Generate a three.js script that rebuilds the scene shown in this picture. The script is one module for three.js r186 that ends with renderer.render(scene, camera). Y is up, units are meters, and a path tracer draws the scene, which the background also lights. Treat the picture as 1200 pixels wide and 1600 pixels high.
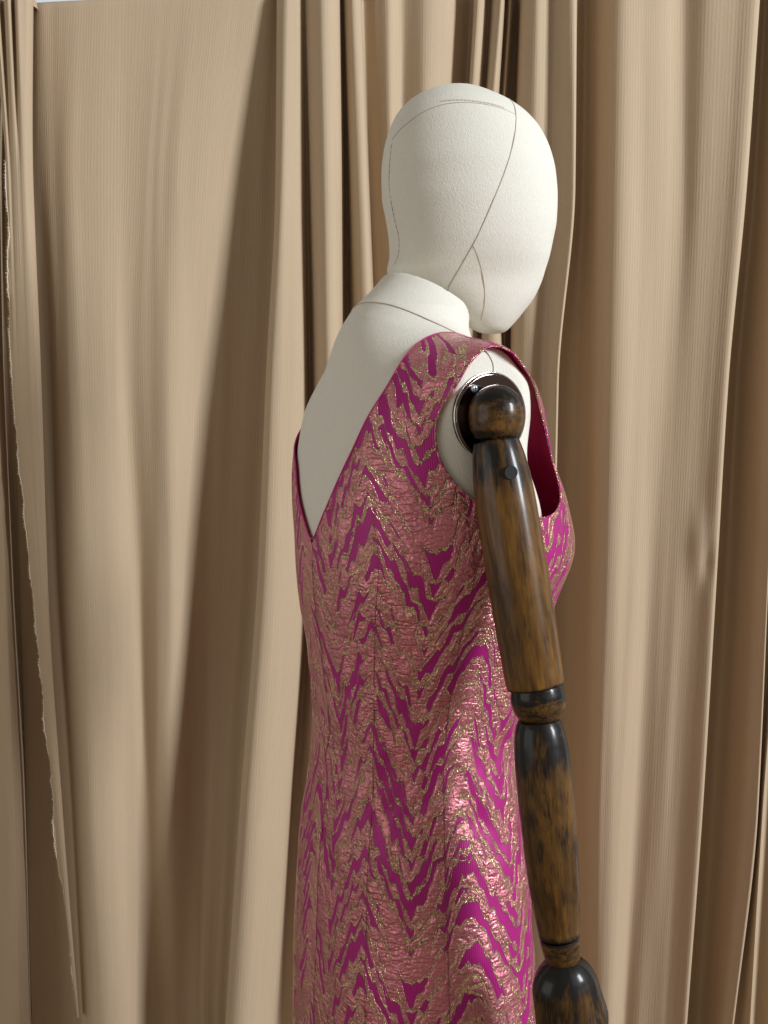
import * as THREE from 'three';
import { mergeGeometries } from 'three/addons/utils/BufferGeometryUtils.js';
import { RectAreaLightUniformsLib } from 'three/addons/lights/RectAreaLightUniformsLib.js';

// ------------------------------------------------------------------ camera, light, exposure
const scene = new THREE.Scene();
const FOV = 50, PITCH = THREE.MathUtils.degToRad(6.2), EYE = new THREE.Vector3(0, 1.4, 1.15);
const camera = new THREE.PerspectiveCamera(FOV, 768 / 1024, 0.05, 30);
camera.position.copy(EYE);
camera.rotation.x = -PITCH;
const renderer = new THREE.WebGLRenderer();
renderer.toneMapping = THREE.LinearToneMapping;
renderer.toneMappingExposure = 1.08;
renderer.shadowMap.enabled = true;
RectAreaLightUniformsLib.init();
scene.background = new THREE.Color(0.25, 0.228, 0.198);           // soft light of the room all round

const SUBJECT = new THREE.Vector3(0.03, 1.3, 0);
const WIN = { az: 60, el: 21, dist: 6.0, w: 1.08, h: 2.2, power: 60 };
const winPos = new THREE.Vector3(
  Math.sin(WIN.az * Math.PI / 180) * Math.cos(WIN.el * Math.PI / 180),
  Math.sin(WIN.el * Math.PI / 180),
  Math.cos(WIN.az * Math.PI / 180) * Math.cos(WIN.el * Math.PI / 180)).multiplyScalar(WIN.dist).add(SUBJECT);
const winTurn = Math.atan2(SUBJECT.x - winPos.x, SUBJECT.z - winPos.z);
const daylight = new THREE.RectAreaLight(new THREE.Color(0.93, 1.0, 1.07), WIN.power, WIN.w, WIN.h);
daylight.name = 'window_daylight';
daylight.position.copy(winPos);
daylight.lookAt(SUBJECT.x, winPos.y - 0.25, SUBJECT.z);
scene.add(daylight);
// a second, paler window far to the left
const WIN2 = { w: 2.6, h: 2.1, power: 1.0, pos: new THREE.Vector3(-3.0, 1.5, 1.7) };
const daylight2 = new THREE.RectAreaLight(new THREE.Color(1.0, 1.0, 0.96), WIN2.power, WIN2.w, WIN2.h);
daylight2.name = 'second_window_daylight';
daylight2.position.copy(WIN2.pos);
daylight2.lookAt(SUBJECT.x, 1.3, -0.1);
scene.add(daylight2);

// ------------------------------------------------------------------ helpers
const D2R = Math.PI / 180, TAN = Math.tan(FOV / 2 * D2R);
function at(px, py, z) {                       // point on the plane z seen at a place of the photograph
  const dx = (px - 600) / 800 * TAN, dy = (800 - py) / 800 * TAN, c = Math.cos(PITCH), s = Math.sin(PITCH);
  const dir = new THREE.Vector3(dx, dy * c - s, -dy * s - c), k = (z - EYE.z) / dir.z;
  return new THREE.Vector3(EYE.x + dir.x * k, EYE.y + dir.y * k, z);
}
const mpp = (z) => (EYE.z - z) * 2 * TAN / 1600;
let seed = 7;
const rnd = () => { seed = (seed * 1664525 + 1013904223) >>> 0; return seed / 4294967296; };
const clamp = (x, a = 0, b = 1) => Math.min(b, Math.max(a, x));
const lerp = (a, b, t) => a + (b - a) * t;
const sstep = (a, b, x) => { const t = clamp((x - a) / (b - a)); return t * t * (3 - 2 * t); };
const hash = (x, y, s = 0) => { let h = Math.imul(x | 0, 374761393) ^ Math.imul(y | 0, 668265263) ^ Math.imul((s | 0) + 11, 1274126177); h = Math.imul(h ^ (h >>> 13), 1274126177); h ^= h >>> 16; return (h >>> 0) / 4294967296; };
const mod = (a, n) => ((a % n) + n) % n;
function vnoise(x, y, nx, ny, s = 0) {         // value noise 0..1 that repeats after nx, ny cells
  const x0 = Math.floor(x), y0 = Math.floor(y); let fx = x - x0, fy = y - y0;
  fx = fx * fx * (3 - 2 * fx); fy = fy * fy * (3 - 2 * fy);
  const a = mod(x0, nx), b = mod(x0 + 1, nx), c = mod(y0, ny), d = mod(y0 + 1, ny);
  return lerp(lerp(hash(a, c, s), hash(b, c, s), fx), lerp(hash(a, d, s), hash(b, d, s), fx), fy);
}
const fbm = (x, y, nx, ny, s, oct = 4) => { let v = 0, a = 0.5, t = 0; for (let i = 0; i < oct; i++) { v += a * vnoise(x, y, nx, ny, s + i * 17); t += a; a *= 0.5; x *= 2; y *= 2; nx *= 2; ny *= 2; } return v / t; };
function tab(points, smooth = true) {          // interpolating table [[x, y...]...] -> f(x)[...]
  const n = points.length, m = points[0].length - 1;
  return (x) => {
    if (x <= points[0][0]) return points[0].slice(1);
    if (x >= points[n - 1][0]) return points[n - 1].slice(1);
    let i = 0; while (x > points[i + 1][0]) i++;
    const h = points[i + 1][0] - points[i][0], t = (x - points[i][0]) / h, out = [];
    for (let k = 1; k <= m; k++) {
      const sl = (a, b) => (points[b][k] - points[a][k]) / (points[b][0] - points[a][0]);
      const d1 = sl(i, i + 1);
      const lim = (p, q) => (p * q <= 0 ? 0 : 2 * p * q / (p + q));
      const m0 = i > 0 ? lim(sl(i - 1, i), d1) : d1, m1 = i < n - 2 ? lim(d1, sl(i + 1, i + 2)) : d1;
      const t2 = t * t, t3 = t2 * t;
      out.push(smooth ? (2 * t3 - 3 * t2 + 1) * points[i][k] + (t3 - 2 * t2 + t) * h * m0 + (-2 * t3 + 3 * t2) * points[i + 1][k] + (t3 - t2) * h * m1 : lerp(points[i][k], points[i + 1][k], t));
    }
    return out;
  };
}
function add(o, parent) { (parent || scene).add(o); return o; }
function mesh(name, geo, mat, parent) { const o = new THREE.Mesh(geo, mat); o.name = name; o.castShadow = o.receiveShadow = true; return add(o, parent); }
function thing(name, label, category, pos) { const o = new THREE.Group(); o.name = name; o.userData = { label, category }; if (pos) o.position.copy(pos); return add(o); }
function bytesTex(w, h, fill, srgb) {          // fill(x, y) -> [r, g, b] 0..255
  const d = new Uint8Array(w * h * 4);
  for (let y = 0; y < h; y++) for (let x = 0; x < w; x++) { const c = fill(x, y), k = (y * w + x) * 4; d[k] = c[0]; d[k + 1] = c[1]; d[k + 2] = c[2]; d[k + 3] = 255; }
  return finish(d, w, h, srgb);
}
function finish(d, w, h, srgb) {
  const t = new THREE.DataTexture(d, w, h, THREE.RGBAFormat);
  t.wrapS = t.wrapT = THREE.RepeatWrapping; t.magFilter = THREE.LinearFilter; t.minFilter = THREE.LinearMipmapLinearFilter; t.generateMipmaps = true;
  if (srgb) t.colorSpace = THREE.SRGBColorSpace;
  t.needsUpdate = true; return t;
}
const enc = (l) => 255 * clamp(l <= 0.0031308 ? l * 12.92 : 1.055 * Math.pow(l, 1 / 2.4) - 0.055);
const g8 = (v) => 255 * clamp(v);

// surface of an implicit solid f(x, y, z) < 0: surface nets, pulled onto the surface, normals from its gradient
function netOf(f, lo, hi, cell) {
  const nx = Math.ceil((hi[0] - lo[0]) / cell) + 1, ny = Math.ceil((hi[1] - lo[1]) / cell) + 1, nz = Math.ceil((hi[2] - lo[2]) / cell) + 1;
  const val = new Float32Array(nx * ny * nz), id = (i, j, k) => (j * nz + k) * nx + i;
  for (let j = 0; j < ny; j++) for (let k = 0; k < nz; k++) for (let i = 0; i < nx; i++) val[id(i, j, k)] = f(lo[0] + i * cell, lo[1] + j * cell, lo[2] + k * cell);
  const vid = new Int32Array(nx * ny * nz).fill(-1), pos = [], idx = [];
  const C = [[0, 0, 0], [1, 0, 0], [0, 1, 0], [1, 1, 0], [0, 0, 1], [1, 0, 1], [0, 1, 1], [1, 1, 1]];
  const E = [[0, 1], [2, 3], [4, 5], [6, 7], [0, 2], [1, 3], [4, 6], [5, 7], [0, 4], [1, 5], [2, 6], [3, 7]];
  for (let j = 0; j < ny - 1; j++) for (let k = 0; k < nz - 1; k++) for (let i = 0; i < nx - 1; i++) {
    const v = C.map((c) => val[id(i + c[0], j + c[1], k + c[2])]);
    let neg = 0; for (const q of v) if (q < 0) neg++;
    if (!neg || neg === 8) continue;
    let sx = 0, sy = 0, sz = 0, n = 0;
    for (const [a, b] of E) if ((v[a] < 0) !== (v[b] < 0)) { const t = v[a] / (v[a] - v[b]); sx += lerp(C[a][0], C[b][0], t); sy += lerp(C[a][1], C[b][1], t); sz += lerp(C[a][2], C[b][2], t); n++; }
    vid[id(i, j, k)] = pos.length / 3;
    pos.push(lo[0] + (i + sx / n) * cell, lo[1] + (j + sy / n) * cell, lo[2] + (k + sz / n) * cell);
  }
  const quad = (a, b, c, d, flip) => { if (a < 0 || b < 0 || c < 0 || d < 0) return; flip ? idx.push(a, c, b, a, d, c) : idx.push(a, b, c, a, c, d); };
  for (let j = 1; j < ny - 1; j++) for (let k = 1; k < nz - 1; k++) for (let i = 1; i < nx - 1; i++) {
    const s = val[id(i, j, k)] < 0;
    if (s !== val[id(i + 1, j, k)] < 0) quad(vid[id(i, j - 1, k - 1)], vid[id(i, j, k - 1)], vid[id(i, j, k)], vid[id(i, j - 1, k)], !s);
    if (s !== val[id(i, j + 1, k)] < 0) quad(vid[id(i - 1, j, k - 1)], vid[id(i - 1, j, k)], vid[id(i, j, k)], vid[id(i, j, k - 1)], !s);
    if (s !== val[id(i, j, k + 1)] < 0) quad(vid[id(i - 1, j - 1, k)], vid[id(i, j - 1, k)], vid[id(i, j, k)], vid[id(i - 1, j, k)], !s);
  }
  const e = 5e-4, nor = new Float32Array(pos.length);
  for (let p = 0; p < pos.length; p += 3) {
    let gx, gy, gz;
    for (let it = 0; it < 3; it++) {
      const x = pos[p], y = pos[p + 1], z = pos[p + 2], v = f(x, y, z);
      gx = (f(x + e, y, z) - f(x - e, y, z)) / (2 * e); gy = (f(x, y + e, z) - f(x, y - e, z)) / (2 * e); gz = (f(x, y, z + e) - f(x, y, z - e)) / (2 * e);
      const g2 = gx * gx + gy * gy + gz * gz || 1, st = clamp(v / g2, -cell, cell);
      pos[p] -= gx * st; pos[p + 1] -= gy * st; pos[p + 2] -= gz * st;
    }
    const l = Math.hypot(gx, gy, gz) || 1; nor[p] = gx / l; nor[p + 1] = gy / l; nor[p + 2] = gz / l;
  }
  return { pos, nor: Array.from(nor), idx };
}
// keep the part of a net where c(x, y, z) > 0, cut cleanly; returns the net and the cut's edge segments
function clipNet(net, c) {
  const pos = [], nor = [], idx = [], map = new Map(), segs = [], n = net.pos.length / 3, cv = new Float64Array(n);
  for (let i = 0; i < n; i++) cv[i] = c(net.pos[i * 3], net.pos[i * 3 + 1], net.pos[i * 3 + 2]);
  const keep = (i) => { if (!map.has(i)) { map.set(i, pos.length / 3); for (let k = 0; k < 3; k++) { pos.push(net.pos[i * 3 + k]); nor.push(net.nor[i * 3 + k]); } } return map.get(i); };
  const cut = (a, b) => {
    const key = a < b ? a * n + b : b * n + a, kk = 'e' + key;
    if (!map.has(kk)) {
      const A = [0, 1, 2].map((k) => net.pos[a * 3 + k]), B = [0, 1, 2].map((k) => net.pos[b * 3 + k]);
      let t0 = 0, t1 = 1, s0 = cv[a] > 0;
      for (let it = 0; it < 12; it++) { const t = (t0 + t1) / 2, v = c(lerp(A[0], B[0], t), lerp(A[1], B[1], t), lerp(A[2], B[2], t)) > 0; if (v === s0) t0 = t; else t1 = t; }
      const t = (t0 + t1) / 2; map.set(kk, pos.length / 3);
      for (let k = 0; k < 3; k++) { pos.push(lerp(A[k], B[k], t)); nor.push(lerp(net.nor[a * 3 + k], net.nor[b * 3 + k], t)); }
    }
    return map.get(kk);
  };
  for (let t = 0; t < net.idx.length; t += 3) {
    const tri = [net.idx[t], net.idx[t + 1], net.idx[t + 2]], poly = []; let e = [];
    for (let k = 0; k < 3; k++) {
      const a = tri[k], b = tri[(k + 1) % 3];
      if (cv[a] > 0) poly.push(keep(a));
      if ((cv[a] > 0) !== (cv[b] > 0)) { const q = cut(a, b); poly.push(q); e.push(q); }
    }
    for (let k = 1; k + 1 < poly.length; k++) idx.push(poly[0], poly[k], poly[k + 1]);
    if (e.length === 2) segs.push(e);
  }
  return { pos, nor, idx, segs };
}
function loopsOf(net) {                        // chain the cut segments into polylines
  const next = new Map();
  for (const [a, b] of net.segs) { for (const [p, q] of [[a, b], [b, a]]) { if (!next.has(p)) next.set(p, []); next.get(p).push(q); } }
  const seen = new Set(), out = [];
  for (const s of next.keys()) {
    if (seen.has(s)) continue;
    const line = [s]; seen.add(s);
    let cur = s;
    for (;;) { const q = next.get(cur).find((x) => !seen.has(x)); if (q === undefined) break; seen.add(q); line.push(q); cur = q; }
    out.push(line.map((i) => new THREE.Vector3(net.pos[i * 3], net.pos[i * 3 + 1], net.pos[i * 3 + 2])));
  }
  return out.filter((l) => l.length > 20);
}
function evenly(line, step, closed) {          // resample and smooth a polyline
  let pts = line.slice();
  if (closed) pts.push(pts[0].clone());
  const out = [pts[0].clone()]; let acc = 0;
  for (let i = 1; i < pts.length; i++) { acc += pts[i].distanceTo(pts[i - 1]); if (acc >= step) { out.push(pts[i].clone()); acc = 0; } }
  if (closed && out.length > 3) { if (out[out.length - 1].distanceTo(out[0]) < step) out.pop(); }
  for (let it = 0; it < 3; it++) { const c = out.map((p) => p.clone()); for (let i = 0; i < out.length; i++) { if (!closed && (i === 0 || i === out.length - 1)) continue; const a = c[mod(i - 1, out.length)], b = c[mod(i + 1, out.length)]; out[i].copy(c[i]).multiplyScalar(0.5).addScaledVector(a, 0.25).addScaledVector(b, 0.25); } }
  return out;
}
function geoOf(net, uvOf) {
  const g = new THREE.BufferGeometry();
  g.setAttribute('position', new THREE.Float32BufferAttribute(net.pos, 3));
  g.setAttribute('normal', new THREE.Float32BufferAttribute(net.nor, 3));
  const uv = []; for (let i = 0; i < net.pos.length; i += 3) uv.push(...uvOf(net.pos[i], net.pos[i + 1], net.pos[i + 2]));
  g.setAttribute('uv', new THREE.Float32BufferAttribute(uv, 2)); g.setIndex(net.idx); return g;
}
function tube(points, r, closed = false, seg = 0, sides = 6) { return new THREE.TubeGeometry(new THREE.CatmullRomCurve3(points, closed), seg || points.length * 3, r, sides, closed); }

// ------------------------------------------------------------------ materials
const P = THREE.MeshPhysicalMaterial, S = THREE.MeshStandardMaterial;
// fine upright slub weave of the drapes; one tile is 0.24 m wide and 0.48 m high
const weaveH = new Float32Array(1024 * 1024);
for (let y = 0; y < 1024; y++) for (let x = 0; x < 1024; x++) {
  const u = x / 1024, v = y / 1024;
  const thread = 0.5 + 0.5 * Math.sin(u * Math.PI * 2 * 62);
  const slub = vnoise(u * 256, v * 16, 256, 16, 5) * 0.5 + vnoise(u * 512, v * 90, 512, 90, 6) * 0.5;
  weaveH[y * 1024 + x] = 0.40 * thread * (0.2 + 0.8 * vnoise(u * 62, v * 5, 62, 5, 9)) + 0.4 * slub + 0.15 * vnoise(u * 512, v * 512, 512, 512, 8);
}
const drapeMap = bytesTex(1024, 1024, (x, y) => { const h = weaveH[y * 1024 + x], k = 0.89 + 0.18 * h + 0.05 * (fbm(x / 128, y / 256, 8, 4, 31, 3) - 0.5); return [enc(0.465 * k), enc(0.344 * k), enc(0.224 * k)]; }, true);
const drapeBump = bytesTex(1024, 1024, (x, y) => { const h = g8(weaveH[y * 1024 + x]); return [h, h, h]; });
const drape = new P({ map: drapeMap, bumpMap: drapeBump, bumpScale: 0.0004, roughness: 0.82, sheen: 0.35, sheenRoughness: 0.5, sheenColor: new THREE.Color(0.55, 0.47, 0.36), side: THREE.DoubleSide });
const fray = new S({ color: new THREE.Color(0.74, 0.64, 0.49), roughness: 0.95 });
// off-white cotton cover of the mannequin
const cottonH = (x, y) => { const n = 512; return 0.3 * (0.5 + 0.5 * Math.sin(x * Math.PI * 2 * 100 / n) * Math.sin(y * Math.PI * 2 * 100 / n)) + 0.5 * vnoise(x / 2.5, y / 5, 205, 102, 41) + 0.2 * fbm(x / 8, y / 8, 64, 64, 44, 3); };
const cottonMap = bytesTex(512, 512, (x, y) => { const h = cottonH(x, y), fl = vnoise(x / 3, y / 3, 171, 171, 57) > 0.965 ? 0.9 : 1, k = (0.90 + 0.16 * h) * fl; return [enc(0.69 * k), enc(0.652 * k), enc(0.565 * k)]; }, true);
const cottonBump = bytesTex(512, 512, (x, y) => { const h = g8(cottonH(x, y)); return [h, h, h]; });
const cotton = new P({ map: cottonMap, bumpMap: cottonBump, bumpScale: 0.00038, roughness: 0.8, sheen: 0.15, sheenRoughness: 0.6, sheenColor: new THREE.Color(0.8, 0.8, 0.8) });
const thread = new S({ color: new THREE.Color(0.40, 0.335, 0.25), roughness: 0.9 });
const paleThread = new S({ color: new THREE.Color(0.52, 0.46, 0.37), roughness: 0.9 });

// brocade: jagged flame stripes, gold outlines, puckered rose ground; one tile is 0.44 m square
const TILE = 0.44, NB = 2048;
const brocade = (() => {
  const col = new Uint8Array(NB * NB * 4), orm = new Uint8Array(NB * NB * 4), bmp = new Uint8Array(NB * NB * 4);
  const NP = 4, NR = 10, ROW = TILE / NR, AMP = 0.098;
  // broken line through random heights: teeth of the flame stitch; returns metres for every column
  const teeth = (n, amp, sd, far = 1) => { const out = new Float32Array(NB), kn = []; for (let k = 0; k < n; k++) kn.push([(k + 0.7 * (hash(k, 1, sd) - 0.5)) / n, amp * ((k & 1 ? 1 : -1) * (0.25 + 0.75 * hash(k, 2, sd)) * far + (1 - far) * (hash(k, 3, sd) * 2 - 1))]); for (let x = 0; x < NB; x++) { const u = x / NB; let k = Math.floor(u * n) - 1; for (let q = 0; q < 3; q++) { const a = mod(k, n), b = mod(k + 1, n), ua = kn[a][0] + Math.floor(k / n), ub = kn[b][0] + Math.floor((k + 1) / n); if (u >= ua && u < ub) { out[x] = lerp(kn[a][1], kn[b][1], (u - ua) / (ub - ua)); break; } k++; } } return out; };
  const zig = new Float32Array(NB), c0 = teeth(44, 0.0075, 201, 0.8);
  for (let x = 0; x < NB; x++) { const u = x / NB, ph = mod(u * NP + 0.06 * (vnoise(u * 8, 0.5, 8, 4, 70) - 0.5), 1); zig[x] = AMP * Math.abs(ph * 2 - 1) + c0[x]; }
  // for every row of the tile: the lower and upper edge of two magenta bands, and free gold lines
  const rows = [];
  for (let r = 0; r < NR; r++) {
    const R = { lo: [], hi: [], ln: [] };
    [[0.011, 0.0205, 0.35], [0.032, 0.0165, 0.43]].forEach(([c, th, bias], b) => {
      const e1 = teeth(80, 0.0054, 210 + r * 10 + b), e2 = teeth(72, 0.0054, 215 + r * 10 + b), tn = teeth(24, 1, 330 + r * 10 + b, 0.25), lo = new Float32Array(NB), hi = new Float32Array(NB);
      for (let x = 0; x < NB; x++) { const u = x / NB, t = th * clamp((0.5 + 0.62 * tn[x] - bias) / 0.42, -0.6, 1.1); lo[x] = c - t / 2 + (t > 0 ? 1 : 0.3) * e1[x]; hi[x] = c + t / 2 + (t > 0 ? 1 : 0.3) * e2[x]; }
      R.lo.push(lo); R.hi.push(hi);
    });
    [0.0215].forEach((c, q) => { const e = teeth(56, 0.0070, 260 + r * 10 + q), f = new Float32Array(NB), on = new Uint8Array(NB); for (let x = 0; x < NB; x++) { const u = x / NB; f[x] = c + e[x] + 0.010 * (vnoise(u * 10, r + 0.5, 10, 64, 290 + q) - 0.5); on[x] = vnoise(u * 14, r + 0.5, 14, 64, 295 + q) > 0.38 ? 1 : 0; } R.ln.push([f, on]); });
    rows.push(R);
  }
  const GW = 0.0020;                            // half height of a gold line (it runs steeply, so it looks half as wide)
  for (let y = 0; y < NB; y++) {
    const v = y / NB * TILE;
    for (let x = 0; x < NB; x++) {
      const u = x / NB, k = (y * NB + x) * 4, wob = 0.0012 * (hash(x >> 2, y >> 3, 75) - 0.5);
      const hh = v - zig[x] + wob + 2 * TILE, rn = Math.floor(hh / ROW), h = hh - rn * ROW;
      let mag = false, edge = 9;
      for (let q = -1; q <= 1; q++) {
        const R = rows[mod(rn + q, NR)], hq = h - q * ROW;
        if (hq < -0.04 || hq > ROW + 0.04) continue;
        for (let b = 0; b < 2; b++) {
          const lo = R.lo[b][x], hi = R.hi[b][x];
          if (hq > lo && hq < hi) mag = true;
          if (hi > lo - 0.006) edge = Math.min(edge, hi > lo ? Math.min(Math.abs(hq - lo), Math.abs(hq - hi)) : Math.abs(hq - (lo + hi) / 2));
        }
        for (const [f, on] of R.ln) if (on[x]) edge = Math.min(edge, Math.abs(hq - f[x]));
      }
      const fine = hash(x >> 1, y >> 1, 140), bead = vnoise((x + y * 0.7) / 2.6, (y - x * 0.35) / 2.4, 9999, 9999, 141);
      const onLine = edge < GW * (mag ? 0.55 : 1), isGold = onLine && bead > 0.36;
      const puff = sstep(0, 0.008, edge);
      const c1 = Math.abs(fbm(u * 30, y / NB * 84, 30, 84, 150, 3) - 0.5) * 2, c2 = Math.abs(vnoise(u * 70, y / NB * 110, 70, 110, 160) - 0.5) * 2;
      const crease = 0.75 * sstep(0, 0.34, c1) + 0.25 * sstep(0, 0.5, c2);
      let r, g, b, ro, me, he;
      if (isGold) { const s = 0.45 + 0.9 * fine; r = 0.90 * s; g = 0.66 * s; b = 0.37 * s; ro = 0.20; me = 0.8; he = 0.50 + 0.35 * bead; }
      else if (mag) { const rib = 0.5 + 0.5 * Math.sin(u * Math.PI * 2 * 220), s = 0.86 + 0.24 * fine; r = 0.38 * s; g = 0.001; b = 0.165 * s; ro = 0.52; me = 0.2; he = 0.26 + 0.10 * rib * vnoise(u * 20, y / NB * 10, 20, 10, 175); }
      else {
        const s = (onLine ? 0.62 : 1) * (0.80 + 0.34 * bead) * (0.85 + 0.3 * fine), t = vnoise(u * 12, y / NB * 12, 12, 12, 170);
        r = lerp(0.62, 0.57, t) * s; g = lerp(0.205, 0.225, t) * s; b = lerp(0.245, 0.225, t) * s; ro = 0.17 + 0.13 * fine; me = 0.72; he = 0.16 + 0.17 * puff + (0.16 + 0.42 * vnoise(u * 11, y / NB * 9, 11, 9, 181)) * crease * (0.45 + 0.55 * puff) + 0.13 * vnoise(u * 250, y / NB * 230, 250, 230, 183) + 0.30 * vnoise(u * 30, y / NB * 36, 30, 36, 185) + 0.08 * fine - 0.10;
      }
      col[k] = enc(r); col[k + 1] = enc(g); col[k + 2] = enc(b); col[k + 3] = 255;
      orm[k] = 255; orm[k + 1] = g8(ro); orm[k + 2] = g8(me); orm[k + 3] = 255;
      bmp[k] = bmp[k + 1] = bmp[k + 2] = g8(he); bmp[k + 3] = 255;
    }
  }
  return { map: finish(col, NB, NB, true), orm: finish(orm, NB, NB), bump: finish(bmp, NB, NB) };
})();
const brocadeMat = new P({ map: brocade.map, roughnessMap: brocade.orm, metalnessMap: brocade.orm, roughness: 1, metalness: 1, bumpMap: brocade.bump, bumpScale: 0.0030, side: THREE.DoubleSide });
const liningMat = new S({ color: new THREE.Color(0.76, 0.010, 0.16), roughness: 0.6, side: THREE.DoubleSide });
const pipingMat = new S({ color: new THREE.Color(0.46, 0.008, 0.15), roughness: 0.5, bumpMap: drapeBump, bumpScale: 0.0003 });
const seamMat = new S({ color: new THREE.Color(0.20, 0.03, 0.06), roughness: 0.8 });

// stained, rubbed wood: golden grain under black lacquer that is worn through; ends = how far the black reaches in
function woodTex(sd, dark, endA, endB) {
  const W = 512, H = 1024;
  return bytesTex(W, H, (x, y) => {
    const u = x / W, v = y / H;
    const grain = fbm(u * 48, v * 6, 48, 6, sd, 4), fine = vnoise(u * 200, v * 30, 200, 30, sd + 5), patch = fbm(u * 5, v * 5, 5, 5, sd + 9, 5), scr = fbm(u * 24, v * 14, 24, 14, sd + 21, 4);
    let black = patch * 0.5 + grain * 0.34 + fine * 0.16 - 0.62 + dark;
    const e = Math.max(endA > 0 ? 1 - v / endA : 0, endB > 0 ? 1 - (1 - v) / endB : 0);
    if (e > -0.6) black += 0.5 * clamp(e + 0.3, 0, 1) * (0.55 + scr);
    const k = sstep(-0.34, 0.22, black + 0.45 * (scr - 0.5) + 0.16 * (fine - 0.5));
    const t = clamp(0.2 + 1.1 * (grain - 0.3) + 0.35 * (fine - 0.5));
    const r = lerp(0.036, 0.215, t), g = lerp(0.0145, 0.097, t), b = lerp(0.003, 0.017, t);
    return [enc(lerp(r, 0.006, k)), enc(lerp(g, 0.0042, k)), enc(lerp(b, 0.003, k))];
  }, true);
}
const woodBump = bytesTex(256, 512, (x, y) => { const v = g8(0.5 * fbm(x / 6.4, y / 64, 40, 8, 301, 4) + 0.5 * fbm(x / 32, y / 32, 8, 16, 305, 4)); return [v, v, v]; });
const woodRough = bytesTex(256, 256, (x, y) => { const v = g8(0.30 + 0.28 * fbm(x / 16, y / 32, 16, 8, 311, 4)); return [255, v, 0]; });
const wood = (sd, dark, a, b) => new P({ map: woodTex(sd, dark, a, b), roughnessMap: woodRough, roughness: 1, bumpMap: woodBump, bumpScale: 0.0006, specularIntensity: 0.3, clearcoat: 0.32, clearcoatRoughness: 0.17 });
const chrome = new S({ color: new THREE.Color(0.16, 0.115, 0.10), metalness: 1, roughness: 0.08, side: THREE.DoubleSide });
const rimMetal = new S({ color: new THREE.Color(0.75, 0.75, 0.76), metalness: 1, roughness: 0.14 });
const zinc = new S({ color: new THREE.Color(0.62, 0.74, 0.80), metalness: 0.8, roughness: 0.35 });
const blackMat = new S({ color: new THREE.Color(0.005, 0.005, 0.005), roughness: 0.75 });
const plaster = new S({ color: new THREE.Color(0.72, 0.73, 0.75), roughness: 0.9 });

// ------------------------------------------------------------------ room: floor and the wall behind the drapes
const wallBox = new THREE.BoxGeometry(5, 2.8, 0.12);
const wall = mesh('wall', wallBox, plaster); wall.position.set(0, 1.4, -0.86); wall.userData.kind = 'structure';
const floorMat = new S({ map: bytesTex(256, 256, (x, y) => { const k = 0.8 + 0.4 * fbm(x / 8, y / 64, 32, 4, 401, 4); return [enc(0.26 * k), enc(0.18 * k), enc(0.11 * k)]; }, true), roughness: 0.6 });
const floor = mesh('floor', new THREE.BoxGeometry(5, 0.1, 4), floorMat); floor.position.set(0, -0.05, 0.6); floor.userData.kind = 'structure';

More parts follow.
